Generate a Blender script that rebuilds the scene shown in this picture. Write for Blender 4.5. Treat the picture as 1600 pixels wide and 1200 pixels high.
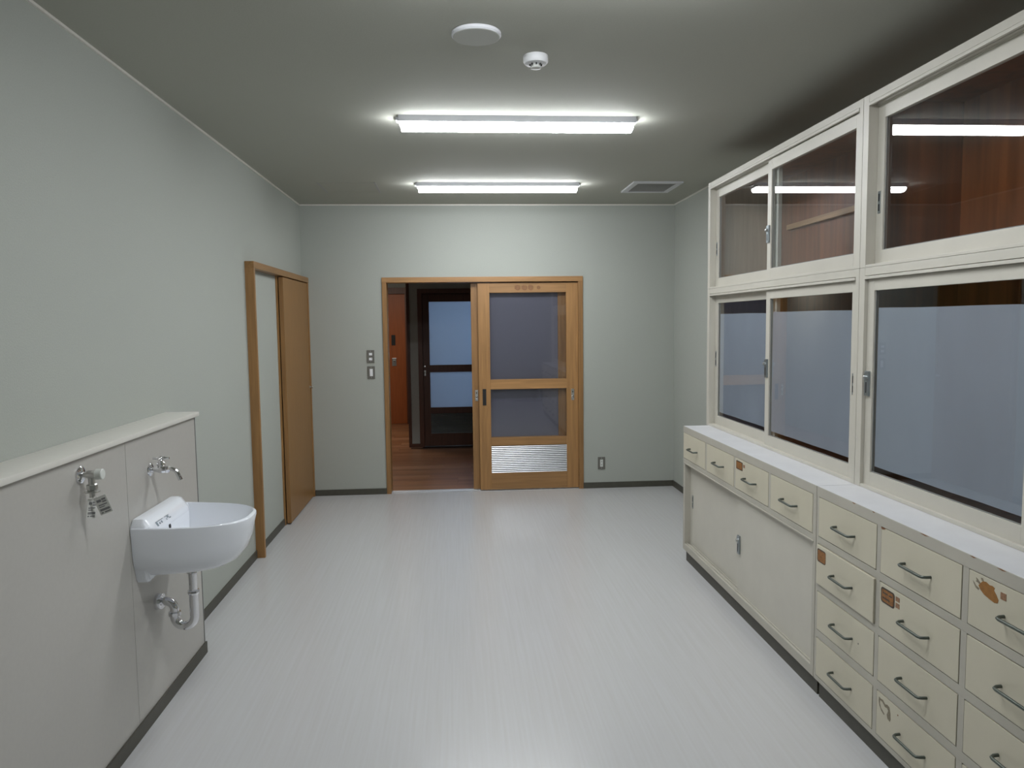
import bpy, bmesh, math, random
from mathutils import Vector, Matrix
random.seed(7)
for o in list(bpy.data.objects): bpy.data.objects.remove(o)
S = bpy.context.scene; COL = S.collection

# ------------------------------------------------------------------ camera, world, exposure
ROOM_H = 2.70; X1 = 3.49; Y_REAR = -8.0; Y_FRONT = 0.0
cam = bpy.data.objects.new('camera', bpy.data.cameras.new('camera')); COL.objects.link(cam)
p, yw, rl = .0814, .0735, -.0122
f = Vector((math.sin(yw)*math.cos(p), math.cos(yw)*math.cos(p), -math.sin(p)))
r0 = Vector((math.cos(yw), -math.sin(yw), 0)); u0 = r0.cross(f)
rt = r0*math.cos(rl)+u0*math.sin(rl); up = -r0*math.sin(rl)+u0*math.cos(rl)
M = Matrix((( rt.x, up.x, -f.x, 1.4058), (rt.y, up.y, -f.y, -7.0695), (rt.z, up.z, -f.z, 1.6015), (0, 0, 0, 1)))
cam.matrix_world = M
cam.data.sensor_width = 36; cam.data.lens = 1171.99*36/1600; cam.data.clip_start = .02
S.camera = cam
w = bpy.data.worlds.new('world'); S.world = w; w.use_nodes = True
w.node_tree.nodes['Background'].inputs[0].default_value = (.6, .7, .9, 1)
w.node_tree.nodes['Background'].inputs[1].default_value = .05
S.view_settings.view_transform = 'Standard'; S.view_settings.look = 'None'
S.view_settings.gamma = 1; S.view_settings.use_curve_mapping = False
S.view_settings.exposure = 0.0
LAMP = 53                 # strength of the lit lens of a ceiling lamp
def area_light(name, loc, rot, sx, sy, power, col):
    l = bpy.data.lights.new(name, 'AREA'); l.shape = 'RECTANGLE'; l.size = sx; l.size_y = sy; l.energy = power; l.color = col
    o = bpy.data.objects.new(name, l); o.location = loc; o.rotation_euler = rot; COL.objects.link(o); return o
# window daylight of the room behind the frosted corridor door
area_light('daylight', (2.0, 3.9, 2.1), (math.radians(84), 0, 0), 1.4, .6, 190, (.62, .75, 1))
# added fill light that brightens the corridor, out of sight to the left
area_light('corridor_fill', (.25, 3.3, 2.43), (0, 0, 0), .5, .25, 16, (1, .93, .84))

# ------------------------------------------------------------------ materials
def s2l(c):
    return tuple((v/255/12.92 if v/255 <= .04045 else ((v/255+.055)/1.055)**2.4) for v in c)
def mat(name, col, rough=.6, metal=0, noise=None, bump=0, scale=(1, 1, 1), nscale=20, col2=None, spec=.5, detail=4, coat=0):
    m = bpy.data.materials.new(name); m.use_nodes = True; n = m.node_tree.nodes; l = m.node_tree.links
    b = n['Principled BSDF']; b.inputs['Roughness'].default_value = rough; b.inputs['Metallic'].default_value = metal
    b.inputs['Specular IOR Level'].default_value = spec; b.inputs['Coat Weight'].default_value = coat
    b.inputs['Base Color'].default_value = (*col, 1)
    if noise or bump:
        tc = n.new('ShaderNodeNewGeometry'); mp = n.new('ShaderNodeMapping'); mp.inputs['Scale'].default_value = scale
        l.new(tc.outputs['Position'], mp.inputs['Vector'])
        nz = n.new('ShaderNodeTexNoise'); nz.inputs['Scale'].default_value = nscale; nz.inputs['Detail'].default_value = detail
        l.new(mp.outputs[0], nz.inputs['Vector'])
        if noise:
            cr = n.new('ShaderNodeValToRGB'); c2 = col2 or tuple(v*(1-noise) for v in col)
            cr.color_ramp.elements[0].position = .3; cr.color_ramp.elements[1].position = .7
            cr.color_ramp.elements[0].color = (*c2, 1); cr.color_ramp.elements[1].color = (*col, 1)
            l.new(nz.outputs['Fac'], cr.inputs[0]); l.new(cr.outputs[0], b.inputs['Base Color'])
        if bump:
            bp = n.new('ShaderNodeBump'); bp.inputs['Strength'].default_value = bump; bp.inputs['Distance'].default_value = .002
            l.new(nz.outputs['Fac'], bp.inputs['Height']); l.new(bp.outputs[0], b.inputs['Normal'])
    return m
def wood(name, col, axis='z', dark=.72, rough=.42, g=1.0):
    sc = {'x': (1.2, 22, 22), 'y': (22, 1.2, 22), 'z': (22, 22, 1.2)}[axis]
    m = bpy.data.materials.new(name); m.use_nodes = True; n = m.node_tree.nodes; l = m.node_tree.links
    b = n['Principled BSDF']; b.inputs['Roughness'].default_value = rough
    tc = n.new('ShaderNodeNewGeometry'); oi = n.new('ShaderNodeObjectInfo')
    off = n.new('ShaderNodeVectorMath'); off.operation = 'MULTIPLY_ADD'
    cb = n.new('ShaderNodeCombineXYZ')
    for i in range(3): l.new(oi.outputs['Random'], cb.inputs[i])
    off.inputs[1].default_value = (9, 9, 9); l.new(cb.outputs[0], off.inputs[0]); l.new(tc.outputs['Position'], off.inputs[2])
    mp = n.new('ShaderNodeMapping'); mp.inputs['Scale'].default_value = tuple(v*g for v in sc); l.new(off.outputs[0], mp.inputs['Vector'])
    nz = n.new('ShaderNodeTexNoise'); nz.inputs['Scale'].default_value = 2.2; nz.inputs['Detail'].default_value = 6; nz.inputs['Distortion'].default_value = .6
    l.new(mp.outputs[0], nz.inputs['Vector'])
    cr = n.new('ShaderNodeValToRGB'); cr.color_ramp.elements[0].position = .3; cr.color_ramp.elements[1].position = .68
    cr.color_ramp.elements[0].color = (*[v*dark for v in col], 1); cr.color_ramp.elements[1].color = (*col, 1)
    l.new(nz.outputs['Fac'], cr.inputs[0])
    hv = n.new('ShaderNodeHueSaturation'); mr = n.new('ShaderNodeMapRange'); mr.inputs[3].default_value = .85; mr.inputs[4].default_value = 1.12
    l.new(oi.outputs['Random'], mr.inputs[0]); l.new(mr.outputs[0], hv.inputs['Value']); l.new(cr.outputs[0], hv.inputs['Color'])
    l.new(hv.outputs[0], b.inputs['Base Color'])
    bp = n.new('ShaderNodeBump'); bp.inputs['Strength'].default_value = .15; bp.inputs['Distance'].default_value = .001
    l.new(nz.outputs['Fac'], bp.inputs['Height']); l.new(bp.outputs[0], b.inputs['Normal'])
    return m
def glass(name, refl=1.6, tint=(.93, .95, .96)):
    m = bpy.data.materials.new(name); m.use_nodes = True; n = m.node_tree.nodes; l = m.node_tree.links; n.clear()
    out = n.new('ShaderNodeOutputMaterial'); mx = n.new('ShaderNodeMixShader'); tr = n.new('ShaderNodeBsdfTransparent'); gl = n.new('ShaderNodeBsdfGlossy')
    tr.inputs[0].default_value = (*tint, 1); gl.inputs['Roughness'].default_value = .015
    fr = n.new('ShaderNodeFresnel'); fr.inputs['IOR'].default_value = 1.5
    ge = n.new('ShaderNodeNewGeometry'); sb = n.new('ShaderNodeMath'); sb.operation = 'SUBTRACT'; sb.inputs[0].default_value = 1
    l.new(ge.outputs['Backfacing'], sb.inputs[1])
    m1 = n.new('ShaderNodeMath'); m1.operation = 'MULTIPLY'; l.new(fr.outputs[0], m1.inputs[0]); l.new(sb.outputs[0], m1.inputs[1])
    m2 = n.new('ShaderNodeMath'); m2.operation = 'MULTIPLY'; m2.use_clamp = True; l.new(m1.outputs[0], m2.inputs[0]); m2.inputs[1].default_value = refl
    l.new(m2.outputs[0], mx.inputs[0]); l.new(tr.outputs[0], mx.inputs[1]); l.new(gl.outputs[0], mx.inputs[2]); l.new(mx.outputs[0], out.inputs[0])
    return m
def film_mat(name, col, trans, tcol=None, transl=.3, gloss=.04, rough=.35, streak=True):
    """milky film or frosted glass: diffuse + translucent + a little clear"""
    m = bpy.data.materials.new(name); m.use_nodes = True; n = m.node_tree.nodes; l = m.node_tree.links; n.clear()
    out = n.new('ShaderNodeOutputMaterial'); d = n.new('ShaderNodeBsdfDiffuse'); t = n.new('ShaderNodeBsdfTranslucent')
    c = n.new('ShaderNodeBsdfTransparent'); g = n.new('ShaderNodeBsdfGlossy'); g.inputs['Roughness'].default_value = rough
    d.inputs[0].default_value = (*col, 1); t.inputs[0].default_value = (*(tcol or col), 1)
    if streak:
        ge = n.new('ShaderNodeNewGeometry'); mp = n.new('ShaderNodeMapping'); mp.inputs['Scale'].default_value = (3, 3.5, 1.2)
        nz = n.new('ShaderNodeTexNoise'); nz.inputs['Scale'].default_value = 2; nz.inputs['Detail'].default_value = 5
        cr = n.new('ShaderNodeValToRGB'); cr.color_ramp.elements[0].position = .3; cr.color_ramp.elements[1].position = .72
        cr.color_ramp.elements[0].color = (*[v*.93 for v in col], 1); cr.color_ramp.elements[1].color = (*[v*1.04 for v in col], 1)
        l.new(ge.outputs['Position'], mp.inputs[0]); l.new(mp.outputs[0], nz.inputs['Vector']); l.new(nz.outputs['Fac'], cr.inputs[0]); l.new(cr.outputs[0], d.inputs[0])
    a = n.new('ShaderNodeMixShader'); a.inputs[0].default_value = transl; l.new(d.outputs[0], a.inputs[1]); l.new(t.outputs[0], a.inputs[2])
    b = n.new('ShaderNodeMixShader'); b.inputs[0].default_value = trans; l.new(a.outputs[0], b.inputs[1]); l.new(c.outputs[0], b.inputs[2])
    e = n.new('ShaderNodeMixShader'); e.inputs[0].default_value = gloss; l.new(b.outputs[0], e.inputs[1]); l.new(g.outputs[0], e.inputs[2])
    l.new(e.outputs[0], out.inputs[0]); return m
def emit(name, col, s):
    m = bpy.data.materials.new(name); m.use_nodes = True; n = m.node_tree.nodes
    b = n['Principled BSDF']; b.inputs['Base Color'].default_value = (.8, .8, .8, 1)
    b.inputs['Emission Color'].default_value = (*col, 1); b.inputs['Emission Strength'].default_value = s; return m

WALLP = mat('wallpaper', (.42, .44, .40), .85, noise=.05, bump=.35, nscale=160, spec=.25)
CEILP = mat('ceiling_paper', (.42, .425, .37), .9, noise=.04, bump=.2, nscale=140, spec=.2)
CORRW = mat('corridor_wall', (.42, .42, .38), .85, noise=.05, nscale=60)
BASEB = mat('vinyl_baseboard', (.075, .072, .055), .5, noise=.12, nscale=30)
VINYL = mat('vinyl_floor', (.552, .555, .558), .25, noise=.09, bump=.015, nscale=3.2, scale=(22, .5, 1), detail=4, spec=.5, col2=(.525, .521, .515))
PANEL = mat('decor_panel', (.47, .455, .42), .32, noise=.03, bump=.04, nscale=60)
CAPM = mat('cap_white', (.72, .70, .64), .35, noise=.03, nscale=30)
JOINT = mat('joint_grey', (.22, .22, .21), .6)
OAK = wood('oak_vertical', (.37, .195, .070), 'z')
OAKX = wood('oak_along_wall', (.42, .225, .085), 'x')
OAKY = wood('oak_along_room', (.35, .185, .065), 'y')
VENEER = wood('oak_veneer', (.265, .132, .036), 'z', dark=.82, g=1.6)
DARKW = wood('dark_brown_wood', (.12, .042, .020), 'z')
ORANGE = wood('orange_wood', (.36, .095, .022), 'z', dark=.8)
CREAM = mat('drawer_cream', (.60, .56, .44), .45, noise=.05, bump=.1, nscale=5)
FRAMEP = mat('frame_paint', (.48, .455, .39), .5, noise=.08, bump=.15, nscale=7)
FRAMEW = mat('case_frame_paint', (.57, .545, .475), .42, noise=.05, bump=.15, nscale=7)
TOPM = mat('counter_top_white', (.66, .66, .67), .45, noise=.07, nscale=8)
LAUAN = wood('lauan_panel', (.34, .10, .025), 'z', dark=.5, g=.35)
LAUANL = wood('pale_board', (.40, .27, .17), 'z', dark=.8)
RAILW = wood('pale_rail', (.62, .33, .14), 'y')
GAPD = mat('drawer_box_dark', (.045, .024, .014), .85)
DARK = mat('dark_slot', (.012, .012, .012), .6)
GUN = mat('gunmetal', (.11, .125, .11), .38, .75)
GALV = mat('aged_zinc', (.34, .38, .40), .35, .85)
CHROME = mat('chrome', (.80, .80, .82), .07, 1)
SATIN = mat('satin_steel', (.62, .62, .60), .28, 1)
ALU = mat('aluminium', (.74, .75, .77), .35, .9)
CERAM = mat('vitreous_china', (.86, .89, .94), .06, spec=.6, coat=.3)
PLASTW = mat('white_plastic', (.80, .81, .82), .35)
PLASTG = mat('frosted_plastic', (.66, .68, .64), .4)
LAMPB = mat('lamp_body_white', (.62, .63, .66), .5)
LENS = emit('lamp_lens', (.93, .96, 1.0), LAMP)
COVER = mat('cover_rim_white', (.62, .63, .65), .4)
CEILC = mat('cover_face', (.46, .47, .43), .7)
GRILLE = mat('grille_grey', (.33, .33, .32), .55)
PLATE = mat('switch_plate_grey', (.17, .165, .145), .5, .3)
GLASS = glass('clear_glass', 1.7)
GLASSD = glass('door_glass', 2.4, (.86, .87, .90))
FILM = film_mat('privacy_film', (.47, .50, .56), .05, transl=.25, gloss=.06, rough=.3)
FROST = film_mat('frosted_door_glass', (.30, .29, .33), .02, tcol=(.3, .3, .34), transl=.3, gloss=.03, rough=.25, streak=False)
FROSTB = film_mat('frosted_blue_glass', (.22, .25, .30), .05, tcol=(.65, .75, .9), transl=.55, gloss=.10, rough=.3, streak=False)
STICK = mat('orange_label', (.36, .15, .035), .5, noise=.55, nscale=120)
STICKD = mat('label_border', (.06, .045, .035), .5)
STICKP = mat('faded_pink_label', (.36, .19, .10), .5, noise=.4, nscale=150)
BARE = mat('bare_wood', (.34, .15, .03), .6, noise=.25, nscale=70)
GLUE = mat('old_glue', (.29, .25, .175), .7, noise=.4, nscale=200)
RUST = mat('chipped_edge', (.20, .085, .035), .8)
PAPER = mat('printed_paper', (.62, .62, .58), .7)
INK = mat('ink', (.10, .10, .10), .7)
INKL = mat('grey_print', (.22, .27, .30), .5)
RES = mat('darkened_wood', (.27, .125, .045), .5, noise=.3, nscale=60)

# ------------------------------------------------------------------ builders
WL = {}
def box(bm, x0, x1, y0, y1, z0, z1, bev=0):
    r = bmesh.ops.create_cube(bm, size=1)
    vs = r['verts']
    for v in vs:
        v.co = Vector(((x0+x1)/2+v.co.x*(x1-x0), (y0+y1)/2+v.co.y*(y1-y0), (z0+z1)/2+v.co.z*(z1-z0)))
    if bev:
        es = list({e for v in vs for e in v.link_edges})
        bmesh.ops.bevel(bm, geom=es, offset=bev, segments=2, affect='EDGES', profile=.6)
    return vs
def lathe(bm, prof, origin, axis, seg=24):
    """prof = [(radius, distance along axis)]"""
    a = Vector(axis).normalized(); t = Vector((0, 0, 1)) if abs(a.z) < .9 else Vector((1, 0, 0))
    u = a.cross(t).normalized(); v = a.cross(u); rings = []
    for r, d in prof:
        c = Vector(origin)+a*d
        rings.append([bm.verts.new(c+(u*math.cos(2*math.pi*i/seg)+v*math.sin(2*math.pi*i/seg))*max(r, 1e-5)) for i in range(seg)])
    for A, B in zip(rings, rings[1:]):
        for i in range(seg): bm.faces.new((A[i], A[(i+1) % seg], B[(i+1) % seg], B[i]))
    bm.faces.new(rings[0][::-1]); bm.faces.new(rings[-1])
def tube(bm, pts, rads, seg=16):
    pts = [Vector(q) for q in pts]
    if not hasattr(rads, '__len__'): rads = [rads]*len(pts)
    rings = []; prev = None
    for i, q in enumerate(pts):
        d = (pts[min(i+1, len(pts)-1)]-pts[max(i-1, 0)]).normalized()
        if prev is None:
            t = Vector((0, 1, 0)) if abs(d.y) < .9 else Vector((1, 0, 0)); u = d.cross(t).normalized()
        else:
            u = (prev-d*prev.dot(d)).normalized()
        prev = u; v = d.cross(u)
        rings.append([bm.verts.new(q+(u*math.cos(2*math.pi*k/seg)+v*math.sin(2*math.pi*k/seg))*rads[i]) for k in range(seg)])
    for A, B in zip(rings, rings[1:]):
        for k in range(seg): bm.faces.new((A[k], A[(k+1) % seg], B[(k+1) % seg], B[k]))
    bm.faces.new(rings[0][::-1]); bm.faces.new(rings[-1])
def arc(c, r, a0, a1, n, ax='xz', y=0):
    return [(c[0]+r*math.cos(math.radians(a0+(a1-a0)*i/n)), y, c[1]+r*math.sin(math.radians(a0+(a1-a0)*i/n))) for i in range(n+1)]
def prism(bm, pts, n, depth):
    """closed outline pts (3-D) pushed along n by depth"""
    n = Vector(n)*depth; a = [bm.verts.new(Vector(q)) for q in pts]; b = [bm.verts.new(Vector(q)+n) for q in pts]
    bm.faces.new(a); bm.faces.new(b[::-1])
    for i in range(len(a)): bm.faces.new((a[i], b[i], b[(i+1) % len(a)], a[(i+1) % len(a)]))
def props(o, label=None, cat=None, group=None, kind=None):
    for k, v in (('label', label), ('category', cat), ('group', group), ('kind', kind)):
        if v: o[k] = v
    return o
def obj(name, bm, m, parent=None, smooth=False, **kw):
    bmesh.ops.recalc_face_normals(bm, faces=bm.faces)
    me = bpy.data.meshes.new(name)
    cs = [v.co for v in bm.verts]
    c = Vector([(min(q[i] for q in cs)+max(q[i] for q in cs))/2 for i in range(3)])
    bmesh.ops.translate(bm, verts=bm.verts, vec=-c)
    bm.to_mesh(me); bm.free(); me.materials.append(m)
    if smooth:
        for q in me.polygons: q.use_smooth = True
        me.set_sharp_from_angle(angle=math.radians(40))
    o = bpy.data.objects.new(name, me); COL.objects.link(o)
    o.location = c; WL[o.name] = c
    if parent:
        o.parent = parent; o.location = c-WL[parent.name]
    return props(o, **kw)
def B(name, m, parent, *dims, bev=0, **kw):
    bm = bmesh.new()
    if isinstance(dims[0], (tuple, list)):
        for d in dims: box(bm, *d, bev=bev)
    else: box(bm, *dims, bev=bev)
    return obj(name, bm, m, parent, **kw)
def thing(name, loc, label, cat, group=None, kind=None):
    o = bpy.data.objects.new(name, None); o.empty_display_size = .1; COL.objects.link(o)
    o.location = loc; WL[o.name] = Vector(loc)
    return props(o, label, cat, group, kind)

# ------------------------------------------------------------------ room shell
T = .14; DX0, DX1, DZ = .745, 2.585, 2.015          # doorway in the end wall
B('floor', VINYL, None, 0, X1, Y_REAR, .10, -.08, 0, kind='structure', label='pale grey-white streaked vinyl floor of the room', cat='floor')
B('ceiling', CEILP, None, -.1, X1+.1, Y_REAR-.1, .0+T, ROOM_H, ROOM_H+.1, kind='structure', label='plain papered ceiling of the room with two lit lamps', cat='ceiling')
B('wall_left', WALLP, None, -.1, 0, Y_REAR-.1, T, -.08, ROOM_H, kind='structure', label='pale green-grey papered wall on the left behind the basin ledge', cat='wall')
B('wall_right', WALLP, None, X1, X1+.1, Y_REAR-.1, T, -.08, ROOM_H, kind='structure', label='pale papered wall on the right behind the cupboards', cat='wall')
B('wall_back', WALLP, None, (0, DX0, 0, T, 0, ROOM_H), (DX1, X1, 0, T, 0, ROOM_H), (DX0, DX1, 0, T, DZ, ROOM_H), kind='structure', label='pale papered end wall around the wooden sliding doors', cat='wall')
B('wall_rear', WALLP, None, 0, X1, Y_REAR-.1, Y_REAR, 0, ROOM_H, kind='structure', label='plain papered wall behind the viewer', cat='wall')
BH = .056
B('baseboard_back', BASEB, None, (.062, .725, -.009, 0, 0, BH), (2.607, X1, -.009, 0, 0, BH), bev=.0015, kind='structure', label='dark olive vinyl baseboard along the end wall', cat='baseboard')
B('baseboard_right', BASEB, None, X1-.009, X1, -2.2, -.009, 0, BH, kind='structure', label='dark vinyl baseboard between end wall and cupboards', cat='baseboard')
B('baseboard_left', BASEB, None, (0, .009, -3.385, -1.876, 0, BH), (0, .009, -1.844, -1.03, 0, BH), bev=.0015, kind='structure', label='dark vinyl baseboard along the left wall each side of the door post', cat='baseboard')
B('baseboard_rear', BASEB, None, 0, X1, Y_REAR, Y_REAR+.009, 0, BH, kind='structure', label='dark vinyl baseboard along the rear wall', cat='baseboard')
B('trim_1', CAPM, None, (0, .009, Y_REAR, 0, ROOM_H-.011, ROOM_H), (X1-.009, X1, Y_REAR, 0, ROOM_H-.011, ROOM_H), (.009, X1-.009, -.009, 0, ROOM_H-.011, ROOM_H),
  kind='structure', label='thin pale bead where walls meet the ceiling', cat='trim')

# ledge wall with the basin: core, separate panels, cap
XL = .147; YL = -3.39
lw = thing('wall_left_ledge', (XL/2, (YL+Y_REAR)/2, 0), 'low cream panelled ledge wall carrying the basin and taps', 'wall', kind='structure')
B('core', JOINT, lw, 0, XL-.006, Y_REAR, YL-.004, 0, 1.165)
edges = [YL-.007, -4.155, -5.065, -5.975, -6.885, -7.795, Y_REAR+.001]
for a, b in zip(edges, edges[1:]):
    B('panel', PANEL, lw, XL-.006, XL, b+.0012, a-.0012, BH, 1.170, bev=.0008)
B('edge_strip', JOINT, lw, .0, XL+.0015, YL-.006, YL, BH, 1.166)
B('cap', CAPM, lw, 0, XL+.016, Y_REAR, YL+.022, 1.172, 1.194, bev=.006, smooth=True)
B('baseboard', BASEB, lw, (XL, XL+.008, Y_REAR, YL+.008, 0, BH), (0, XL, YL, YL+.008, 0, BH), label='dark vinyl baseboard')

# ------------------------------------------------------------------ wooden double sliding doors in the end wall
fr = thing('trim_2', ((DX0+DX1)/2, .07, 0), 'oak frame around the double sliding doors in the end wall', 'door frame', kind='structure')
B('jamb', OAK, fr, .728, .770, -.012, T+.012, 0, 1.986, bev=.002)
B('jamb', OAK, fr, 2.563, 2.607, -.012, T+.012, 0, 1.986, bev=.002)
B('header', OAKX, fr, .728, 2.607, -.014, T+.012, 1.986, 2.033, bev=.002)
B('threshold', ALU, fr, (.770, 2.563, -.004, .118, 0, .004), (.770, 2.563, .030, .036, .004, .008), (.770, 2.563, .074, .080, .004, .008), label='silver metal floor track')

def lock_plate(parent, x, y, z0, z1, w=.028):
    l = B('lock', SATIN, parent, x, x+w, y-.004, y, z0, z1, bev=.001, label='silver lock plate')
    B('thumb_turn', CHROME, l, x+.004, x+w-.004, y-.016, y-.004, z0+.018, z0+.046, bev=.004, smooth=True)
    B('keyhole', DARK, l, x+w/2-.004, x+w/2+.004, y-.005, y-.004, z1-.034, z1-.020)
def wood_leaf(t, x0, x1, y0, th, wood_m, railm, glassm, slatm, lst, rst, handle=True):
    y1 = y0+th
    B('stile', wood_m, t, x0, x0+lst, y0, y1, .010, 1.976, bev=.0015)
    B('stile', wood_m, t, x1-rst, x1, y0, y1, .010, 1.976, bev=.0015)
    a, b = x0+lst, x1-rst
    rails = []
    for z0, z1 in ((1.885, 1.976), (.974, 1.066), (.433, .512), (.010, .168)):
        rails.append(B('rail', railm, t, a, b, y0+.001, y1-.001, z0, z1, bev=.001))
    B('glass_pane', glassm, t, a, b, y0+th/2-.002, y0+th/2+.002, 1.066, 1.885)
    B('glass_pane', glassm, t, a, b, y0+th/2-.002, y0+th/2+.002, .512, .974)
    n = 15; h = (.433-.168)/n
    B('louvre_back', JOINT, t, a, b, y0+.020, y0+.023, .168, .433)
    for i in range(n):
        z = .168+i*h; bm = bmesh.new()
        prism(bm, [(a, y0+.019, z+.001), (a, y0+.004, z+.002), (a, y0+.002, z+h*.25), (a, y0+.006, z+h*.62), (a, y0+.019, z+h*.72)], (1, 0, 0), b-a)
        obj('slat', bm, slatm, t)
    return rails
d1 = thing('door_1', (2.09, .03, 0), 'front oak sliding door leaf with two glass panes and silver louvre, closed on the right', 'door', kind='structure')
rails = wood_leaf(d1, 1.614, 2.562, .012, .032, OAK, OAKX, GLASSD, ALU, .110, .113)
hd = B('door_pull', DARK, d1, 1.647, 1.681, .0085, .0125, .823, .979, bev=.0015, label='black recessed pull')
lock_plate(d1, 2.494, .0115, .858, .966)
bm = bmesh.new()
for cx, cz, rx, rz in ((1.99, 1.932, .030, .026), (2.055, 1.930, .030, .024), (2.115, 1.932, .026, .028), (2.19, 1.930, .017, .018)):
    prism(bm, [(cx+rx*math.cos(k*.5236)*(1+.1*math.sin(k*3)), .0125, cz+rz*math.sin(k*.5236)*(1+.1*math.cos(k*5))) for k in range(12)], (0, -1, 0), .0006)
obj('sticker_mark', bm, RES, rails[0], label='dark marks left by removed stickers')
d2 = thing('door_2', (2.02, .07, 0), 'rear oak sliding door leaf with frosted panes slid behind the front leaf', 'door', kind='structure')
wood_leaf(d2, 1.550, 2.494, .058, .032, OAK, OAKX, FROST, ALU, .108, .118)
lock_plate(d2, 1.577, .0575, .862, .966)

# switches on the end wall
def plate(name, x0, x1, z0, z1, label, cat, inner):
    t = B(name, PLATE, None, x0, x1, -.007, 0, z0, z1, bev=.002, label=label, cat=cat)
    for nm, m, a, b, c, d, dd in inner: B(nm, m, t, a, b, -.007-dd, -.007, c, d, bev=.0008)
    for zz in (z0+.011, z1-.011):
        bm = bmesh.new(); lathe(bm, [(.003, 0), (.003, .0012), (.001, .0016)], ((x0+x1)/2, -.007, zz), (0, -1, 0), 12); obj('screw', bm, SATIN, t)
    return t
plate('light_switch', .574, .643, 1.246, 1.364, 'grey switch plate with two small white rockers, upper one left of the doors', 'switch',
      [('rocker', PLASTW, .594, .623, 1.315, 1.338, .003), ('rocker', PLASTW, .594, .623, 1.269, 1.293, .003), ('indicator', DARK, .614, .618, 1.281, 1.287, .0035)])
plate('light_switch', .576, .645, 1.097, 1.213, 'grey switch plate with one tall white rocker, lower one left of the doors', 'switch',
      [('rocker', PLASTW, .597, .625, 1.121, 1.189, .003)])
plate('wall_socket', 2.747, 2.817, .184, .302, 'grey metal socket plate low on the end wall right of the doors', 'socket',
      [('socket_insert', PLASTG, 2.768, 2.796, .208, .278, .003), ('slot', DARK, 2.778, 2.780, .252, .266, .0035), ('slot', DARK, 2.785, 2.787, .252, .266, .0035), ('slot', DARK, 2.778, 2.780, .220, .234, .0035), ('slot', DARK, 2.785, 2.787, .220, .234, .0035)])

# ------------------------------------------------------------------ surface-hung sliding door on the left wall
tl = thing('trim_3', (.03, -.93, 0), 'oak frame standing out from the left wall around the flush sliding door', 'door frame', kind='structure')
B('post', OAK, tl, 0, .060, -1.876, -1.845, 0, 1.990, bev=.0015)
B('post', OAK, tl, 0, .060, -.030, -.0005, 0, 1.990, bev=.0015)
B('header', OAKY, tl, 0, .061, -1.876, -.0005, 1.990, 2.036, bev=.0015)
B('stop', OAK, tl, 0, .012, -1.028, -.996, 0, 1.990)
d3 = thing('door_3', (.04, -.52, 0), 'flush oak veneer sliding door standing proud of the left wall', 'door', kind='structure')
B('leaf', VENEER, d3, .0215, .053, -1.000, -.034, .012, 1.982, bev=.001)
B('edge_band', OAK, d3, .0205, .054, -1.006, -1.000, .012, 1.982)
bm = bmesh.new(); lathe(bm, [(.011, 0), (.011, .002), (.005, .004), (.005, .014), (.011, .018), (.013, .024), (.010, .029), (.002, .031)], (.053, -.058, 1.035), (1, 0, 0), 20)
obj('knob', bm, SATIN, d3, smooth=True, label='small round metal knob')

# ------------------------------------------------------------------ corridor seen through the open half
YA = 2.69; CH = 2.45
cf = B('floor_corridor', GAPD, None, -.3, 3.7, T-.04, 5.2, -.08, -.0065, kind='structure', label='reddish brown plank floor of the corridor behind the doors', cat='floor')
PL = [wood('plank_%d' % i, c, 'x', dark=.7, rough=.3) for i, c in enumerate([(.36, .17, .08), (.30, .13, .06), (.42, .21, .11), (.33, .15, .065)])]
me_cache = {}
def plank(L, m):
    k = (L, m.name)
    if k not in me_cache:
        bm = bmesh.new(); box(bm, -L/2, L/2, -.0445, .0445, -.006, 0, bev=.0008); me = bpy.data.meshes.new('plank'); bm.to_mesh(me); bm.free(); me.materials.append(m); me_cache[k] = me
    return me_cache[k]
row = 0; y = T-.02+.045
while y < 5.15:
    x = -.25-random.choice([0, .15, .3, .45]); lim = 3.6 if y < 1.2 else (2.4 if y < YA-.1 else .74)
    while x < lim-.05:
        L = .9 if x+.9 <= lim+.2 else .45
        if x+L > lim+.35: L = .45
        if x+L > .0:
            o = bpy.data.objects.new('plank', plank(L-.001, random.choice(PL))); COL.objects.link(o); o.parent = cf
            o.location = Vector((x+L/2, y, 0))-WL[cf.name]
        x += L
        if y > YA and x > .74: break
    y += .09; row += 1
B('ceiling_corridor', CORRW, None, -.3, 3.7, T, 5.3, CH, CH+.08, kind='structure', label='corridor ceiling behind the doors', cat='ceiling')
B('wall_corridor_left', CORRW, None, -.35, -.25, T, 5.3, 0, CH, kind='structure', label='side wall of the corridor', cat='wall')
B('wall_corridor_right', CORRW, None, 3.6, 3.7, T, 5.3, 0, CH, kind='structure', label='far side wall of the corridor', cat='wall')
ca = thing('wall_corridor', (2, YA+.05, 0), 'grey corridor wall facing the open doorway with dark corner trim', 'wall', kind='structure')
B('wall_face', CORRW, ca, (.80, .935, YA, YA+.1, 0, CH), (.935, 2.04, YA, YA+.1, 2.03, CH), (2.04, 3.6, YA, YA+.1, 0, CH), (.80, .90, YA+.1, 5.2, 0, CH))
B('corner_trim', DARKW, ca, .772, .812, YA-.012, YA+.05, 0, CH, bev=.002)
B('baseboard', DARKW, ca, (.812, .915, YA-.012, YA, 0, .045), (2.04, 3.6, YA-.012, YA, 0, .045))
tf = thing('trim_4', (1.46, YA, 0), 'dark wooden frame of the frosted corridor door', 'door frame', kind='structure')
B('jamb', DARKW, tf, .915, .972, YA-.018, YA+.11, 0, 1.99); B('jamb', DARKW, tf, 1.985, 2.045, YA-.018, YA+.11, 0, 1.99)
B('header', DARKW, tf, .915, 2.045, YA-.018, YA+.11, 1.99, 2.05)
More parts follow.
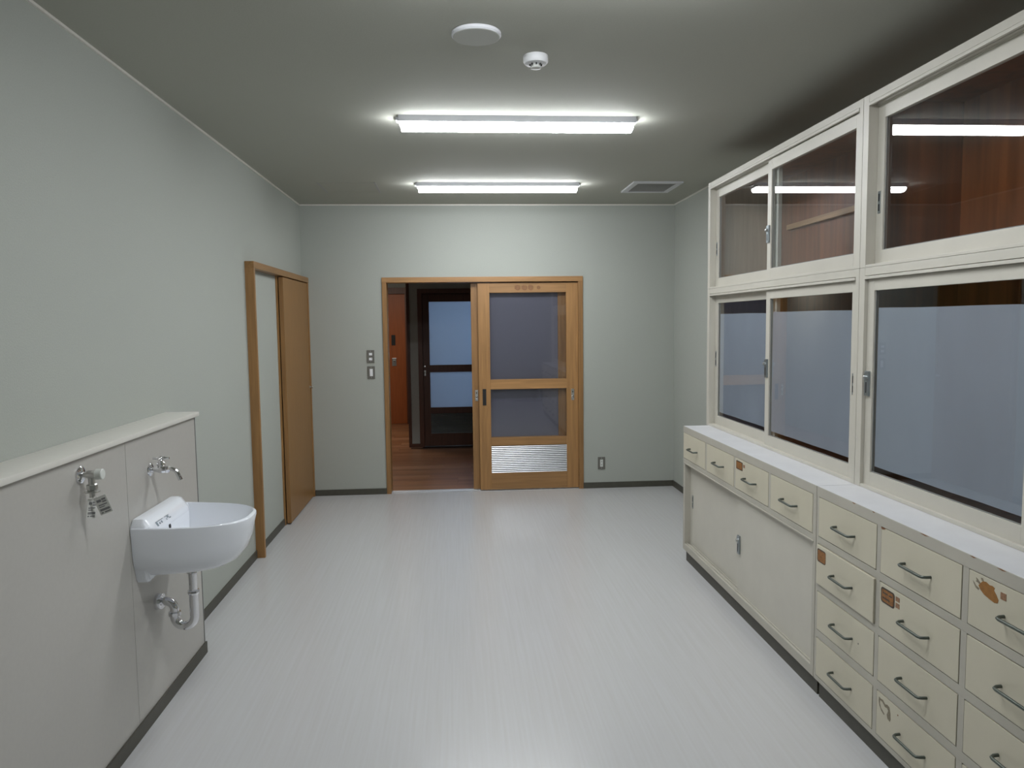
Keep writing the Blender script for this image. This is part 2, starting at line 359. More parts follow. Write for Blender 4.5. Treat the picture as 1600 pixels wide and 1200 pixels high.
B('stop', DARKW, tf, (.90, 1.05, YA+.056, YA+.09, 0, 1.99), (1.91, 2.06, YA+.056, YA+.09, 0, 1.99), (1.05, 1.91, YA+.056, YA+.09, 1.92, 2.0), (1.05, 1.91, YA+.056, YA+.09, 0, .10))  # added strips hidden behind the leaf, block light leaking through its gaps
d4 = thing('door_4', (1.48, YA+.03, 0), 'dark wooden corridor door with bluish frosted panes seen through the opening', 'door', kind='structure')
wood_leaf(d4, .975, 1.982, YA+.02, .034, DARKW, DARKW, FROSTB, GALV, .085, .085)
lock_plate(d4, .985, YA+.0195, .93, 1.0, .022)
bm = bmesh.new(); lathe(bm, [(.011, 0), (.011, .008), (.002, .01)], (.982+.012, YA+.02, 1.05), (0, -1, 0), 16); obj('cylinder', bm, SATIN, d4, smooth=True)
tg = thing('trim_5', (.3, 5.05, 0), 'dark header and post around the orange-brown door at the corridor end', 'door frame', kind='structure')
B('header', DARKW, tg, -.25, .80, 5.00, 5.10, 2.08, 2.18); B('post', DARKW, tg, .60, .66, 5.00, 5.10, 0, 2.08); B('post', DARKW, tg, -.22, -.16, 5.00, 5.10, 0, 2.08)
d5 = thing('door_5', (.2, 5.05, 0), 'orange-brown wooden door at the far end of the corridor', 'door', kind='structure')
B('leaf', ORANGE, d5, -.16, .60, 5.04, 5.08, .005, 2.08)
B('door_pull', DARK, d5, .375, .437, 5.034, 5.04, 1.265, 1.43, bev=.002, label='black recessed pull')
lk = B('lock', SATIN, d5, .378, .446, 5.030, 5.04, .935, 1.062, bev=.003, label='silver lock plate'); B('thumb_turn', CHROME, lk, .40, .424, 5.015, 5.03, 1.0, 1.03, bev=.004)
B('wall_corridor_end', CORRW, None, -.3, 3.7, 5.10, 5.2, 0, CH, kind='structure', label='wall closing the far end of the corridor', cat='wall')

# ------------------------------------------------------------------ ceiling fittings
def lamp(y, label):
    xa, xb = 1.122, 2.395; t = thing('ceiling_lamp', ((xa+xb)/2, y, ROOM_H), label, 'ceiling lamp', 'batten lamps on the ceiling')
    h = .072; b = ROOM_H
    bm = bmesh.new()
    prism(bm, [(xa, y-h, b), (xa, y+h, b), (xa, y+h-.012, b-.030), (xa, y-h+.012, b-.030)], (1, 0, 0), xb-xa)
    obj('housing', bm, LAMPB, t)
    bm = bmesh.new()
    cs = [(y+(h-.014)*math.cos(a)*1.0, b-.030-.036*(math.sin(a)**.5 if math.sin(a) > 0 else 0)) for a in [math.pi*k/14 for k in range(15)]]
    prism(bm, [(xa+.012, c[0], c[1]) for c in cs], (1, 0, 0), xb-xa-.024)
    obj('lens', bm, LENS, t)
    for x in (xa-.016, xb+.0005):
        B('end_cap', LAMPB, t, x, x+.0155, y-.03, y+.03, b-.018, b, bev=.002)
    return t
lamp(-1.03, 'lit white batten lamp on the ceiling nearest the end wall')
lamp(-2.92, 'lit white batten lamp on the ceiling, the nearer of the two in view')
lamp(-4.82, 'lit white batten lamp on the ceiling just above the top edge of the view')
hx0, hx1, hy0, hy1 = .352, .803, -1.085, -.63
ht = thing('ceiling_hatch', ((hx0+hx1)/2, (hy0+hy1)/2, ROOM_H), 'square papered access hatch with grey rim in the ceiling left of the lamps', 'hatch')
for a, b in ((hx0, hx0+.016), (hx1-.016, hx1)): B('rim', GRILLE, ht, a, b, hy0, hy1, ROOM_H-.003, ROOM_H)
for a, b in ((hy0, hy0+.012), (hy1-.012, hy1)): B('rim', CEILP, ht, hx0+.012, hx1-.012, a, b, ROOM_H-.003, ROOM_H)
B('hatch_panel', CEILP, ht, hx0+.014, hx1-.014, hy0+.014, hy1-.014, ROOM_H-.002, ROOM_H)
vx0, vx1, vy0, vy1 = 2.822, 3.222, -1.148, -.687
vt = thing('ceiling_vent', ((vx0+vx1)/2, (vy0+vy1)/2, ROOM_H), 'rectangular white ventilation grille in the ceiling right of the lamps', 'vent')
B('frame', COVER, vt, (vx0, vx1, vy0, vy0+.045, ROOM_H-.012, ROOM_H), (vx0, vx1, vy1-.045, vy1, ROOM_H-.012, ROOM_H), (vx0, vx0+.045, vy0+.045, vy1-.045, ROOM_H-.012, ROOM_H), (vx1-.045, vx1, vy0+.045, vy1-.045, ROOM_H-.012, ROOM_H))
B('backing', PLATE, vt, vx0+.045, vx1-.045, vy0+.045, vy1-.045, ROOM_H-.003, ROOM_H)
k = 0
yy = vy0+.052
while yy < vy1-.055:
    B('slat', GRILLE, vt, vx0+.045, vx1-.045, yy, yy+.010, ROOM_H-.010, ROOM_H-.004); yy += .021
cv = thing('ceiling_cover', (1.503, -4.125, ROOM_H), 'round flat white cover plate on the ceiling in front of the lamps', 'cover')
bm = bmesh.new(); lathe(bm, [(.090, 0), (.094, .003), (.0945, .012), (.090, .017)], (1.503, -4.125, ROOM_H), (0, 0, -1), 56); obj('rim', bm, COVER, cv, smooth=True)
bm = bmesh.new(); lathe(bm, [(.089, 0), (.086, .0015), (.001, .002)], (1.503, -4.125, ROOM_H-.017), (0, 0, -1), 56); obj('cover_disc', bm, CEILC, cv)
sn = thing('heat_detector', (1.755, -3.885, ROOM_H), 'small white drum-shaped fire detector on the ceiling right of the round cover', 'detector')
bm = bmesh.new(); lathe(bm, [(.050, 0), (.052, .004), (.052, .024), (.046, .032), (.020, .034)], (1.755, -3.885, ROOM_H), (0, 0, -1), 36); obj('body', bm, PLASTW, sn, smooth=True)
bm = bmesh.new(); lathe(bm, [(.017, 0), (.017, .010), (.022, .012), (.022, .016), (.008, .018)], (1.755, -3.885, ROOM_H-.034), (0, 0, -1), 24); obj('sensor_tip', bm, PLASTG, sn, smooth=True)
for k in range(8):
    a = k*math.pi/4; c = (1.755+.024*math.cos(a), -3.885+.024*math.sin(a))
    B('fin', DARK, sn, c[0]-.003, c[0]+.003, c[1]-.003, c[1]+.003, ROOM_H-.040, ROOM_H-.0335)

# ------------------------------------------------------------------ base cabinets on the right
XC = 2.900; ZC = .907
def bar_handle(parent, yc, zc, L=.138, x=XC):
    bm = bmesh.new(); h = L/2; d = .028; r = .0050
    pts = [(x+.001, yc+h, zc), (x-d*.55, yc+h*.98, zc), (x-d*.9, yc+h*.90, zc-.001), (x-d, yc+h*.78, zc-.001), (x-d, yc, zc-.001), (x-d, yc-h*.78, zc-.001), (x-d*.9, yc-h*.90, zc-.001), (x-d*.55, yc-h*.98, zc), (x+.001, yc-h, zc)]
    tube(bm, pts, r, 10)
    return obj('handle', bm, GUN, parent, smooth=True)
def drawer(t, ya, yb, z0, z1, lab=None, off=0):
    """ya > yb"""
    g = .0030
    d = B('drawer', CREAM, t, XC-.0015-off, XC+.018, yb+g, ya-g, z0+g, z1-g, bev=.0015, **({'label': lab} if lab else {}))
    bar_handle(d, (ya+yb)/2, (z0+z1)/2-.004, x=XC-.0015-off); return d
def decal(parent, m, pts, name, x=XC-.0015, th=.0007, label=None):
    """pts: (y, z) outline on a drawer front"""
    bm = bmesh.new(); prism(bm, [(x, a, b) for a, b in pts], (-1, 0, 0), th); return obj(name, bm, m, parent, **({'label': label} if label else {}))
def rrect(ya, yb, z0, z1, r=.006):
    o = []
    for cy, cz, a in ((ya-r, z1-r, 0), (yb+r, z1-r, 90), (yb+r, z0+r, 180), (ya-r, z0+r, 270)):
        for k in range(4):
            t = math.radians(a+k*30); o.append((cy+r*math.cos(t), cz+r*math.sin(t)))
    return o
def carcass(t, ya, yb, zlow=.078):
    B('carcass', GAPD, t, XC+.0195, X1-.002, yb+.001, ya-.001, zlow, ZC-.03)
    B('top', TOPM, t, XC+.0015, X1-.002, yb+.0005, ya-.0005, ZC-.0275, ZC, bev=.001)
    B('edge_lipping', FRAMEP, t, XC-.0015, XC+.0013, yb+.0005, ya-.0005, ZC-.0412, ZC-.0005, bev=.0008, label='worn greyish front edge')
    B('toe_kick', BASEB, t, XC+.020, XC+.034, yb+.001, ya-.012, 0, .079)
def rail(t, ya, yb, z0, z1, x=XC): return B('frame_rail', FRAMEP, t, x, XC+.0195, yb, ya, z0, z1, bev=.0008)

# cabinet with four drawers above two sliding panels
Ya, Yb = -2.232, -4.080
ca1 = thing('base_cabinet', (3.2, (Ya+Yb)/2, 0), 'cream painted base cabinet with four drawers above two sliding panels, nearest the end wall', 'cabinet')
carcass(ca1, Ya, Yb, .667)
B('front_edge', FRAMEP, ca1, XC+.0015, XC+.0195, Yb+.0005, Ya-.0005, .8665, ZC-.027, bev=.0008)
rail(ca1, Ya-.0005, Yb+.0005, .664, .694); rail(ca1, Ya-.0005, Yb+.0005, .079, .120)
B('frame_bead', FRAMEP, ca1, XC-.003, XC+.004, Yb+.02, Ya-.02, .660, .667, bev=.001)
B('side_panel', FRAMEP, ca1, XC, X1-.002, Ya-.0005, Ya, .079, ZC-.0275)
B('end_post', FRAMEP, ca1, XC, XC+.05, -2.268, Ya-.001, .120, .664, bev=.0008)
B('end_post', FRAMEP, ca1, XC, XC+.05, Yb+.0005, -4.054, .120, .664, bev=.0008)
for a, b in ((-2.672, -2.696), (-3.143, -3.163), (-3.596, -3.620), (-4.050, Yb+.0005)): B('frame_stile', FRAMEP, ca1, XC, XC+.0195, b, a, .694, .8665)
dd = [drawer(ca1, -2.234, -2.672, .694, .8665), drawer(ca1, -2.696, -3.143, .694, .8665),
      drawer(ca1, -3.163, -3.596, .694, .8665, 'drawer with a small orange label in its upper corner'), drawer(ca1, -3.620, -4.050, .694, .8665)]
s = decal(dd[2], STICKD, rrect(-3.178, -3.268, .806, .852, .007), 'sticker', label='small orange label with dark border')
decal(dd[2], STICK, rrect(-3.184, -3.262, .811, .847, .005), 'sticker_print', x=XC-.0022)
decal(dd[2], STICKP, rrect(-3.276, -3.298, .828, .844, .001), 'sticker')
B('track', FRAMEP, ca1, (XC+.012, XC+.019, -4.054, -2.268, .120, .126), (XC+.034, XC+.040, -4.054, -2.268, .120, .126))
sl1 = B('sliding_panel', FRAMEW, ca1, XC+.038, XC+.0485, -3.20, -2.266, .124, .662, bev=.001)
sl2 = B('sliding_panel', FRAMEW, ca1, XC+.018, XC+.0300, -4.052, -3.165, .124, .662, bev=.001)
B('interior', GAPD, ca1, (XC+.0495, X1-.002, Yb+.001, Ya-.001, .078, .6665))
B('cabinet_floor', FRAMEP, ca1, XC+.0195, XC+.0495, Yb+.001, Ya-.001, .079, .1195)
def finger_pull(parent, x, y, z0, z1):
    q = B('finger_pull', GALV, parent, x-.0022, x, y-.009, y+.009, z0, z1, bev=.0008, label='small recessed metal pull')
    B('slot', DARK, q, (x-.0028, x-.0022, y-.004, y+.004, z0+.010, z0+(z1-z0)*.42), (x-.0028, x-.0022, y-.004, y+.004, z0+(z1-z0)*.55, z1-.010))
def case_lock(parent, x, y, z0, z1):
    q = B('lock', GALV, parent, x-.009, x, y-.017, y+.014, z0, z1, bev=.002, label='grey metal sliding door lock')
    bm = bmesh.new(); lathe(bm, [(.008, 0), (.008, .012), (.005, .014)], (x-.008, y, z1-.026), (-1, 0, 0), 16); obj('key_cylinder', bm, SATIN, q, smooth=True)
    B('lock_tongue', GALV, q, x-.007, x-.001, y+.014, y+.024, z1-.034, z1-.010, bev=.001)
    B('slot', DARK, q, x-.0098, x-.009, y-.003, y+.003, z0+.012, z1-.045)
finger_pull(sl1, XC+.038, -2.30-.02, .370, .456); finger_pull(sl2, XC+.018, -4.030, .360, .440)
case_lock(sl2, XC+.018, -3.185, .337, .438)

# cabinet with four columns of four drawers
Yc, Yd = -4.084, -5.925
ca2 = thing('base_cabinet', (3.2, (Yc+Yd)/2, 0), 'cream painted chest of deep drawers in four rows, nearest the viewer', 'cabinet')
carcass(ca2, Yc, Yd)
B('front_edge', FRAMEP, ca2, XC+.0015, XC+.0195, Yd+.0005, Yc-.0005, .8665, ZC-.027, bev=.0008)
cols = [(-4.101, -4.536), (-4.560, -4.992), (-5.018, -5.452), (-5.477, -5.908)]
rows = [(.697, .8665), (.497, .668), (.299, .466), (.099, .266)]
for z0, z1 in ((.668, .697), (.466, .497), (.266, .299), (.079, .099)): rail(ca2, Yc-.0005, Yd+.0005, z0, z1, XC)
st = [(Yc-.0005, -4.101), (-4.536, -4.560), (-4.992, -5.018), (-5.452, -5.477), (-5.908, Yd+.0005)]
for a, b in st:
    for z0, z1 in rows: B('frame_stile', FRAMEP, ca2, XC, XC+.0195, b, a, z0, z1)
D = {}
labs = {(0, 1): 'drawer standing slightly proud with an orange label', (1, 1): 'drawer with an orange label and two small squares', (2, 0): 'drawer with a patch of bare orange wood', (1, 3): 'drawer with the outline of old glue'}
for c, (ya, yb) in enumerate(cols):
    for r, (z0, z1) in enumerate(rows):
        D[c, r] = drawer(ca2, ya, yb, z0, z1, labs.get((c, r)), off=.006 if (c, r) == (0, 1) else 0)
xo = XC-.0075
decal(D[0, 1], STICKD, rrect(-4.111, -4.180, .597, .652, .009), 'sticker', x=xo, label='orange label with dark border')
decal(D[0, 1], STICK, rrect(-4.117, -4.181, .602, .647, .007), 'sticker_print', x=xo-.0007)
decal(D[1, 1], STICKD, rrect(-4.572, -4.655, .598, .653, .011), 'sticker', label='orange label with dark border')
e = decal(D[1, 1], STICK, rrect(-4.578, -4.649, .604, .647, .008), 'sticker_print', x=XC-.0022)
for zz, a, b in ((.634, -4.585, -4.615), (.634, -4.622, -4.640), (.616, -4.583, -4.628)): decal(D[1, 1], STICKD, rrect(a, b, zz-.002, zz+.003, .0005), 'lettering', x=XC-.0029, th=.0003)
decal(D[1, 1], STICKP, rrect(-4.661, -4.684, .632, .648, .001), 'sticker'); decal(D[1, 1], STICKP, rrect(-4.661, -4.684, .609, .626, .001), 'sticker')
bl = [(-5.070, .826), (-5.078, .838), (-5.092, .843), (-5.106, .836), (-5.118, .838), (-5.127, .833), (-5.124, .822), (-5.134, .808), (-5.143, .790), (-5.140, .775), (-5.128, .770), (-5.108, .775), (-5.086, .783), (-5.070, .797), (-5.062, .812)]
bl = [(a, .850-(.843-b)*.66) for a, b in bl]
decal(D[2, 0], BARE, bl, 'peeled_patch', label='patch of bare orange wood where a label was torn off')
for sm in ([(-5.070, .826), (-5.058, .838), (-5.050, .842), (-5.052, .834), (-5.064, .818)], [(-5.066, .800), (-5.052, .806), (-5.044, .816), (-5.038, .822), (-5.041, .812), (-5.050, .796), (-5.062, .790)],
           [(-5.084, .840), (-5.078, .852), (-5.070, .850), (-5.074, .838)], [(-5.060, .822), (-5.050, .824), (-5.052, .829), (-5.060, .828)]):
    sm = [(a, .850-(.843-b)*.66) for a, b in sm]
    decal(D[2, 0], GLUE, sm, 'glue_mark', th=.0004)
decal(D[2, 0], STICKP, rrect(-5.150, -5.172, .822, .842, .001), 'sticker')
go = [(-4.578, .247), (-4.590, .245), (-4.603, .247), (-4.616, .238), (-4.630, .243), (-4.643, .240), (-4.650, .222), (-4.652, .200), (-4.648, .190), (-4.634, .193), (-4.628, .206), (-4.636, .224), (-4.630, .230), (-4.615, .228), (-4.600, .238), (-4.586, .238), (-4.584, .225), (-4.592, .212), (-4.606, .205), (-4.615, .200), (-4.610, .196), (-4.594, .203), (-4.581, .216), (-4.576, .232)]
decal(D[1, 3], GLUE, go, 'glue_mark', th=.0004, label='jagged outline of old glue')
decal(D[1, 0], RUST, [(-4.562, .8645), (-4.590, .8645), (-4.583, .860), (-4.572, .857), (-4.563, .859)], 'chipped_corner')
decal(D[0, 2], INK, rrect(-4.428, -4.434, .375, .381, .002), 'spot', th=.0004); decal(D[1, 3], RUST, rrect(-4.690, -4.696, .236, .241, .002), 'spot', th=.0004)
# chips along the front edge of the worktop
bm = bmesh.new()
for yy, L in ((-4.36, .03), (-4.78, .05), (-5.02, .03), (-4.50, .02), (-5.13, .04)):
    prism(bm, [(XC-.0015, yy, .9045), (XC-.0015, yy-L*.4, .9062), (XC-.0015, yy-L, .905), (XC-.0015, yy-L*.6, .902)], (-1, 0, 0), .0004)
obj('chipped_edge', bm, RUST, ca2)

# ------------------------------------------------------------------ glazed wall cases standing on the base cabinets
XU = 3.065
def sash(t, x, ya, yb, z0, z1, gz0, gz1, film=False, ls=.047, rs=.047):
    th = .020; yga, ygb = ya-ls, yb+rs
    s_ = B('sliding_sash', FRAMEW, t, (x, x+th, yga, ya, z0, z1), (x, x+th, yb, ygb, z0, z1), (x, x+th, ygb, yga, z0, gz0), (x, x+th, ygb, yga, gz1, z1), bev=.0012)
    gx = x+.010
    B('glass_pane', GLASS, s_, gx, gx+.003, ygb, yga, gz0, gz1)
    B('putty_bead', JOINT, s_, (gx-.003, gx, yga-.004, yga, gz0, gz1), (gx-.003, gx, ygb, ygb+.004, gz0, gz1), (gx-.003, gx, ygb+.004, yga-.004, gz0, gz0+.004))
    if film:
        bm = bmesh.new(); n = 14; a, b = yga-.012, ygb+.006; pts = []
        for i in range(n+1): pts.append((gx+.0035, a+(b-a)*i/n, 1.002+.0006*math.sin(i*1.1+x*9)))
        for i in range(n, -1, -1): pts.append((gx+.0035, a+(b-a)*i/n, 1.643+.0010*math.sin(i*.5+ya)-.0004*i))
        prism(bm, pts, (1, 0, 0), .0006)
        obj('privacy_film', bm, FILM, s_, label='milky film covering the middle of the pane')
    return s_
def case(ya, yb, z0, z1, label, lower, swap=False):
    t = thing('glazed_case', (3.28, (ya+yb)/2, z0), label, 'glazed cabinet')
    a, b = ya-.0005, yb+.0005; pw = .040; fw = FRAMEW
    oz0, oz1 = (.921, 1.760) if lower else (1.818, 2.446)
    B('frame_post', fw, t, XU, XU+.060, a-pw, a, z0, z1, bev=.0012); B('frame_post', fw, t, XU, XU+.060, b, b+pw-.012, z0, z1, bev=.0012)
    B('frame_rail', fw, t, XU+.001, XU+.06, b+pw-.012, a-pw, oz1+.014, z1, bev=.0012)
    B('track_rail', fw, t, (XU-.003, XU+.008, b+pw-.012, a-pw, oz1, oz1+.0115), (XU+.035, XU+.045, b+pw-.012, a-pw, oz1-.002, oz1+.015), bev=.001)
    B('frame_rail', fw, t, XU+.001, XU+.06, b+pw-.012, a-pw, z0, oz0, bev=.0012)
    iv = LAUANL if ya > -3 else LAUAN
    B('side_panel', iv, t, XU+.06, X1-.012, a-.018, a, z0, z1); B('side_panel', LAUAN, t, XU+.06, X1-.012, b, b+.018, z0, z1)
    B('top_panel', LAUAN, t, XU+.06, X1-.012, b+.018, a-.018, z1-.018, z1); B('bottom_panel', LAUAN, t, XU+.06, X1-.012, b+.018, a-.018, z0, z0+.012)
    B('back_panel', LAUAN, t, X1-.012, X1-.002, b, a, z0, z1)
    m0, m1 = a-pw, b+pw-.012; mid = (m0+m1)/2
    gz = (.977, 1.713) if lower else (1.873, 2.390)
    xf, xr = XU+.014, XU+.040
    if not swap:
        A = sash(t, xr, m0-.001, mid-.045, oz0-.002, oz1, *gz, film=lower); F = sash(t, xf, mid+.030, m1+.001, oz0-.002, oz1, *gz, film=lower)
    else:
        F = sash(t, xf, m0-.001, mid-.030, oz0-.002, oz1, *gz, film=lower); A = sash(t, xr, mid+.045, m1+.001, oz0-.002, oz1, *gz, film=lower)
    return t, A, F, mid, m0, m1
Y0, Y1, Y2 = -2.197, -4.072, -5.925
ZM = 1.806; ZT = 2.490
t, A, F, mid, m0, m1 = case(Y0, Y1, ZC+.0005, ZM, 'lower glazed case with milky film, standing on the cabinet nearest the end wall', True)
case_lock(F, XU+.014, mid+.030-.020, 1.290, 1.390); finger_pull(A, XU+.040, m0-.022, 1.30, 1.40); finger_pull(F, XU+.014, m1+.022, 1.28, 1.37)
t, A, F, mid, m0, m1 = case(Y1-.002, Y2, ZC+.0005, ZM, 'lower glazed case with milky film, standing on the deep drawers', True, swap=True)
case_lock(F, XU+.014, m0-.020, 1.287, 1.388)
t, A, F, mid, m0, m1 = case(Y0, Y1, ZM+.001, ZT, 'upper clear glazed case nearest the end wall with a pale rail inside', False)
case_lock(F, XU+.014, mid+.030-.020, 2.010, 2.102); finger_pull(A, XU+.040, m0-.022, 2.02, 2.105)
B('shelf_rail', RAILW, t, X1-.040, X1-.012, Y1+.02, -2.52, 2.150, 2.180, label='pale wooden shelf rail')
t, A, F, mid, m0, m1 = case(Y1-.002, Y2, ZM+.001, ZT, 'upper clear glazed case above the deep drawers, reddish plywood inside', False)
finger_pull(A, XU+.040, m0-.022, 2.02, 2.108)

# ------------------------------------------------------------------ wash basin
YS = -3.935
sk = thing('wash_basin', (.3, YS, .6), 'white china wash basin on the cream ledge wall below the right tap', 'basin')
def ring(z, xb, xf, b, n, N=40, tilt=0):
    """D outline: straight back at xb, rounded front at xf, half width b"""
    L = xf-xb; o = []
    for i in range(N+1):
        t_ = -math.pi/2+math.pi*i/N; c, s__ = math.cos(t_), math.sin(t_)
        x = xb+L*(abs(c)**(2/n)); y_ = YS+b*math.copysign(abs(s__)**(2/2.9), s__)
        o.append((x, y_, z-tilt*(x-xb)))
    for i in range(1, 8):
        o.append((xb, YS+b-2*b*i/8, z))
    return o
bm = bmesh.new()
R_ = [(.618, .225, .360, .085, 2.2, 0), (.621, .195, .410, .130, 2.3, 0), (.630, .170, .452, .160, 2.4, 0), (.650, .150, .490, .190, 2.5, 0), (.682, .149, .516, .204, 2.5, 0), (.730, .149, .535, .212, 2.5, 0),
      (.790, .149, .546, .216, 2.5, .02), (.822, .149, .553, .220, 2.5, .03), (.831, .150, .552, .2195, 2.5, .03), (.834, .153, .547, .2155, 2.5, .03), (.831, .215, .540, .209, 2.5, .02), (.815, .222, .533, .203, 2.5, .02),
      (.770, .228, .515, .188, 2.4, 0), (.720, .236, .480, .160, 2.3, 0), (.690, .245, .430, .120, 2.1, 0), (.678, .262, .360, .060, 2.0, 0), (.674, .285, .320, .018, 2.0, 0)]
prev = None
for z, xb, xf, b, n, tl_ in R_:
    cur = [bm.verts.new(q) for q in ring(z, xb, xf, b, n, tilt=tl_)]
    if prev:
        for i in range(len(cur)): bm.faces.new((prev[i], prev[(i+1) % len(cur)], cur[(i+1) % len(cur)], cur[i]))
    else: bm.faces.new(cur[::-1])
    prev = cur
bm.faces.new(prev)
bo = obj('bowl', bm, CERAM, sk, smooth=True)
# raised back ledge and back plate reaching down the wall
bm = bmesh.new()
prof = [(.1475, .815), (.1475, .858), (.152, .864), (.185, .864), (.195, .860), (.212, .838), (.224, .820), (.226, .800)]
nseg = 24
vs = []
for i in range(nseg+1):
    q = -1+2*i/nseg; yy = YS+.214*q; k = max(0, (abs(q)-.90)/.10); row_ = []
    for x, z in prof:
        zz = z if z < .82 else z-.024*k*k
        row_.append(bm.verts.new((x-(.004*k if x > .2 else 0), yy, zz)))
    vs.append(row_)
for a, b in zip(vs, vs[1:]):
    for i in range(len(prof)-1): bm.faces.new((a[i], a[i+1], b[i+1], b[i]))
    bm.faces.new((a[-1], a[0], b[0], b[-1]))
bm.faces.new(vs[0]); bm.faces.new(vs[-1][::-1])
obj('back_ledge', bm, CERAM, sk, smooth=True)
bm = bmesh.new(); ol = []
for (yy, z) in [(.214, .830), (.2105, .76), (.2035, .70), (.193, .655), (.184, .625), (.170, .606), (.14, .599), (.12, .604), (.10, .625)]: ol.append((yy, z))
pts = [(.1475, YS-a, b) for a, b in ol]+[(.1475, YS+a, b) for a, b in reversed(ol)]
prism(bm, pts, (1, 0, 0), .046)
bmesh.ops.bevel(bm, geom=[e for e in bm.edges if abs(e.verts[0].co.x-.1935) < 1e-4 and abs(e.verts[1].co.x-.1935) < 1e-4], offset=.012, segments=3, affect='EDGES')
obj('back_plate', bm, CERAM, sk, smooth=True)
bm = bmesh.new(); lathe(bm, [(.085, 0), (.075, .010), (.052, .020), (.036, .026), (.032, .030)], (.296, YS, .628), (0, 0, -1), 32); obj('drain_boss', bm, CERAM, sk, smooth=True)
bm = bmesh.new(); lathe(bm, [(.011, 0), (.011, .002), (.009, .0025)], (.2245, YS-.03, .790), (1, 0, .1), 20); obj('overflow_hole', bm, DARK, sk, label='dark overflow hole')
bm = bmesh.new(); lathe(bm, [(.024, 0), (.024, .003), (.012, .004), (.010, .002)], (.303, YS, .6745), (0, 0, 1), 28); obj('drain', bm, CHROME, sk, smooth=True)
# printed mark on the sloping back of the bowl
bm = bmesh.new()
def slope_pt(y_, t_):     # t_ 0..1 down the slope between (.212,.838) and (.224,.820)
    return (.2135+.011*t_, y_, .8375-.018*t_)
for ya_, yb_, ta, tb in ((-.145, -.075, .05, .18), (-.145, -.132, .18, .95), (-.120, -.110, .45, .80), (-.100, -.090, .35, .80), (-.055, -.012, .05, .18), (-.038, -.020, .18, .55), (-.050, -.044, .55, .85), (-.022, -.006, .62, .85)):
    prism(bm, [slope_pt(YS+ya_, ta), slope_pt(YS+yb_, ta), slope_pt(YS+yb_, tb), slope_pt(YS+ya_, tb)], (.84, 0, .54), .0006)
obj('printed_mark', bm, INKL, bo, label='small grey printed mark')

# waste trap
tp = thing('drain_trap', (.29, YS, .4), 'chrome U-bend waste pipe under the wash basin', 'pipe')
X2 = .296
bm = bmesh.new(); tube(bm, [(X2, YS, .598), (X2, YS, .500)], .0165, 20); obj('tailpiece', bm, CHROME, tp, smooth=True)
bm = bmesh.new(); lathe(bm, [(.022, 0), (.024, .004), (.024, .012), (.019, .016)], (X2, YS, .597), (0, 0, -1), 24); obj('collar', bm, CHROME, tp, smooth=True)
bm = bmesh.new(); lathe(bm, [(.019, 0), (.024, .003), (.025, .012), (.020, .020)], (X2, YS, .512), (0, 0, -1), 8); obj('nut', bm, CHROME, tp)
rb = .040
path = [(X2, YS, .505), (X2, YS, .398)]+arc((X2-rb, .398), rb, 0, -180, 14, y=YS)[1:]+[(X2-2*rb, YS, .408)]
bm = bmesh.new(); tube(bm, path, .0185, 20); obj('u_bend', bm, CHROME, tp, smooth=True)
bm = bmesh.new(); lathe(bm, [(.020, 0), (.026, .003), (.026, .016), (.020, .020)], (X2-2*rb, YS, .402), (0, 0, 1), 8); obj('nut', bm, CHROME, tp)
xe = X2-2*rb-.036
path = [(X2-2*rb, YS, .412), (X2-2*rb, YS, .430)]+arc((xe, .430), .036, 0, 90, 10, y=YS)[1:]+[(XL+.001, YS, .466)]
bm = bmesh.new(); tube(bm, path, .0175, 20); obj('elbow', bm, CHROME, tp, smooth=True)
bm = bmesh.new(); lathe(bm, [(.034, 0), (.034, .020), (.031, .024), (.020, .026)], (XL, YS, .466), (1, 0, 0), 28); obj('wall_flange', bm, CHROME, tp, smooth=True)

# tap above the basin
tap = thing('tap', (XL, YS, 1.02), 'chrome wall tap with cross handle and bent spout above the basin', 'tap')
bm = bmesh.new(); lathe(bm, [(.028, 0), (.027, .004), (.020, .009), (.011, .011)], (XL, YS, 1.020), (1, 0, 0), 28); obj('flange', bm, CHROME, tap, smooth=True)
bm = bmesh.new()
tube(bm, [(XL+.008, YS, 1.020), (XL+.025, YS, 1.020), (XL+.040, YS, 1.020), (XL+.052, YS, 1.020), (XL+.066, YS, 1.020)], [.010, .010, .016, .016, .012], 20)
lathe(bm, [(.015, 0), (.014, .014), (.016, .016), (.016, .026), (.010, .032), (.006, .040)], (XL+.045, YS, 1.022), (0, 0, 1), 20)
obj('body', bm, CHROME, tap, smooth=True)
bm = bmesh.new(); tube(bm, [(XL+.012, YS-.0, 1.066), (XL+.030, YS, 1.067), (XL+.045, YS, 1.068), (XL+.060, YS, 1.067), (XL+.078, YS, 1.066)], [.004, .005, .009, .005, .004], 12)
tube(bm, [(XL+.045, YS-.032, 1.066), (XL+.045, YS-.015, 1.067), (XL+.045, YS, 1.068), (XL+.045, YS+.015, 1.067), (XL+.045, YS+.032, 1.066)], [.004, .005, .009, .005, .004], 12)
lathe(bm, [(.008, -.006), (.008, .002), (.004, .006)], (XL+.045, YS, 1.069), (0, 0, 1), 16)
obj('handle', bm, CHROME, tap, smooth=True)
bm = bmesh.new(); lathe(bm, [(.013, 0), (.015, .002), (.015, .012), (.010, .015)], (XL+.062, YS, 1.020), (1, 0, 0), 6); obj('nut', bm, CHROME, tap)
bm = bmesh.new(); tube(bm, [(XL+.074, YS, 1.021), (XL+.086, YS, 1.021), (XL+.098, YS, 1.016), (XL+.106, YS, 1.006), (XL+.115, YS, .985), (XL+.119, YS, .975)], [.0085, .0085, .0085, .0085, .009, .0095], 18)
obj('spout', bm, CHROME, tap, smooth=True)

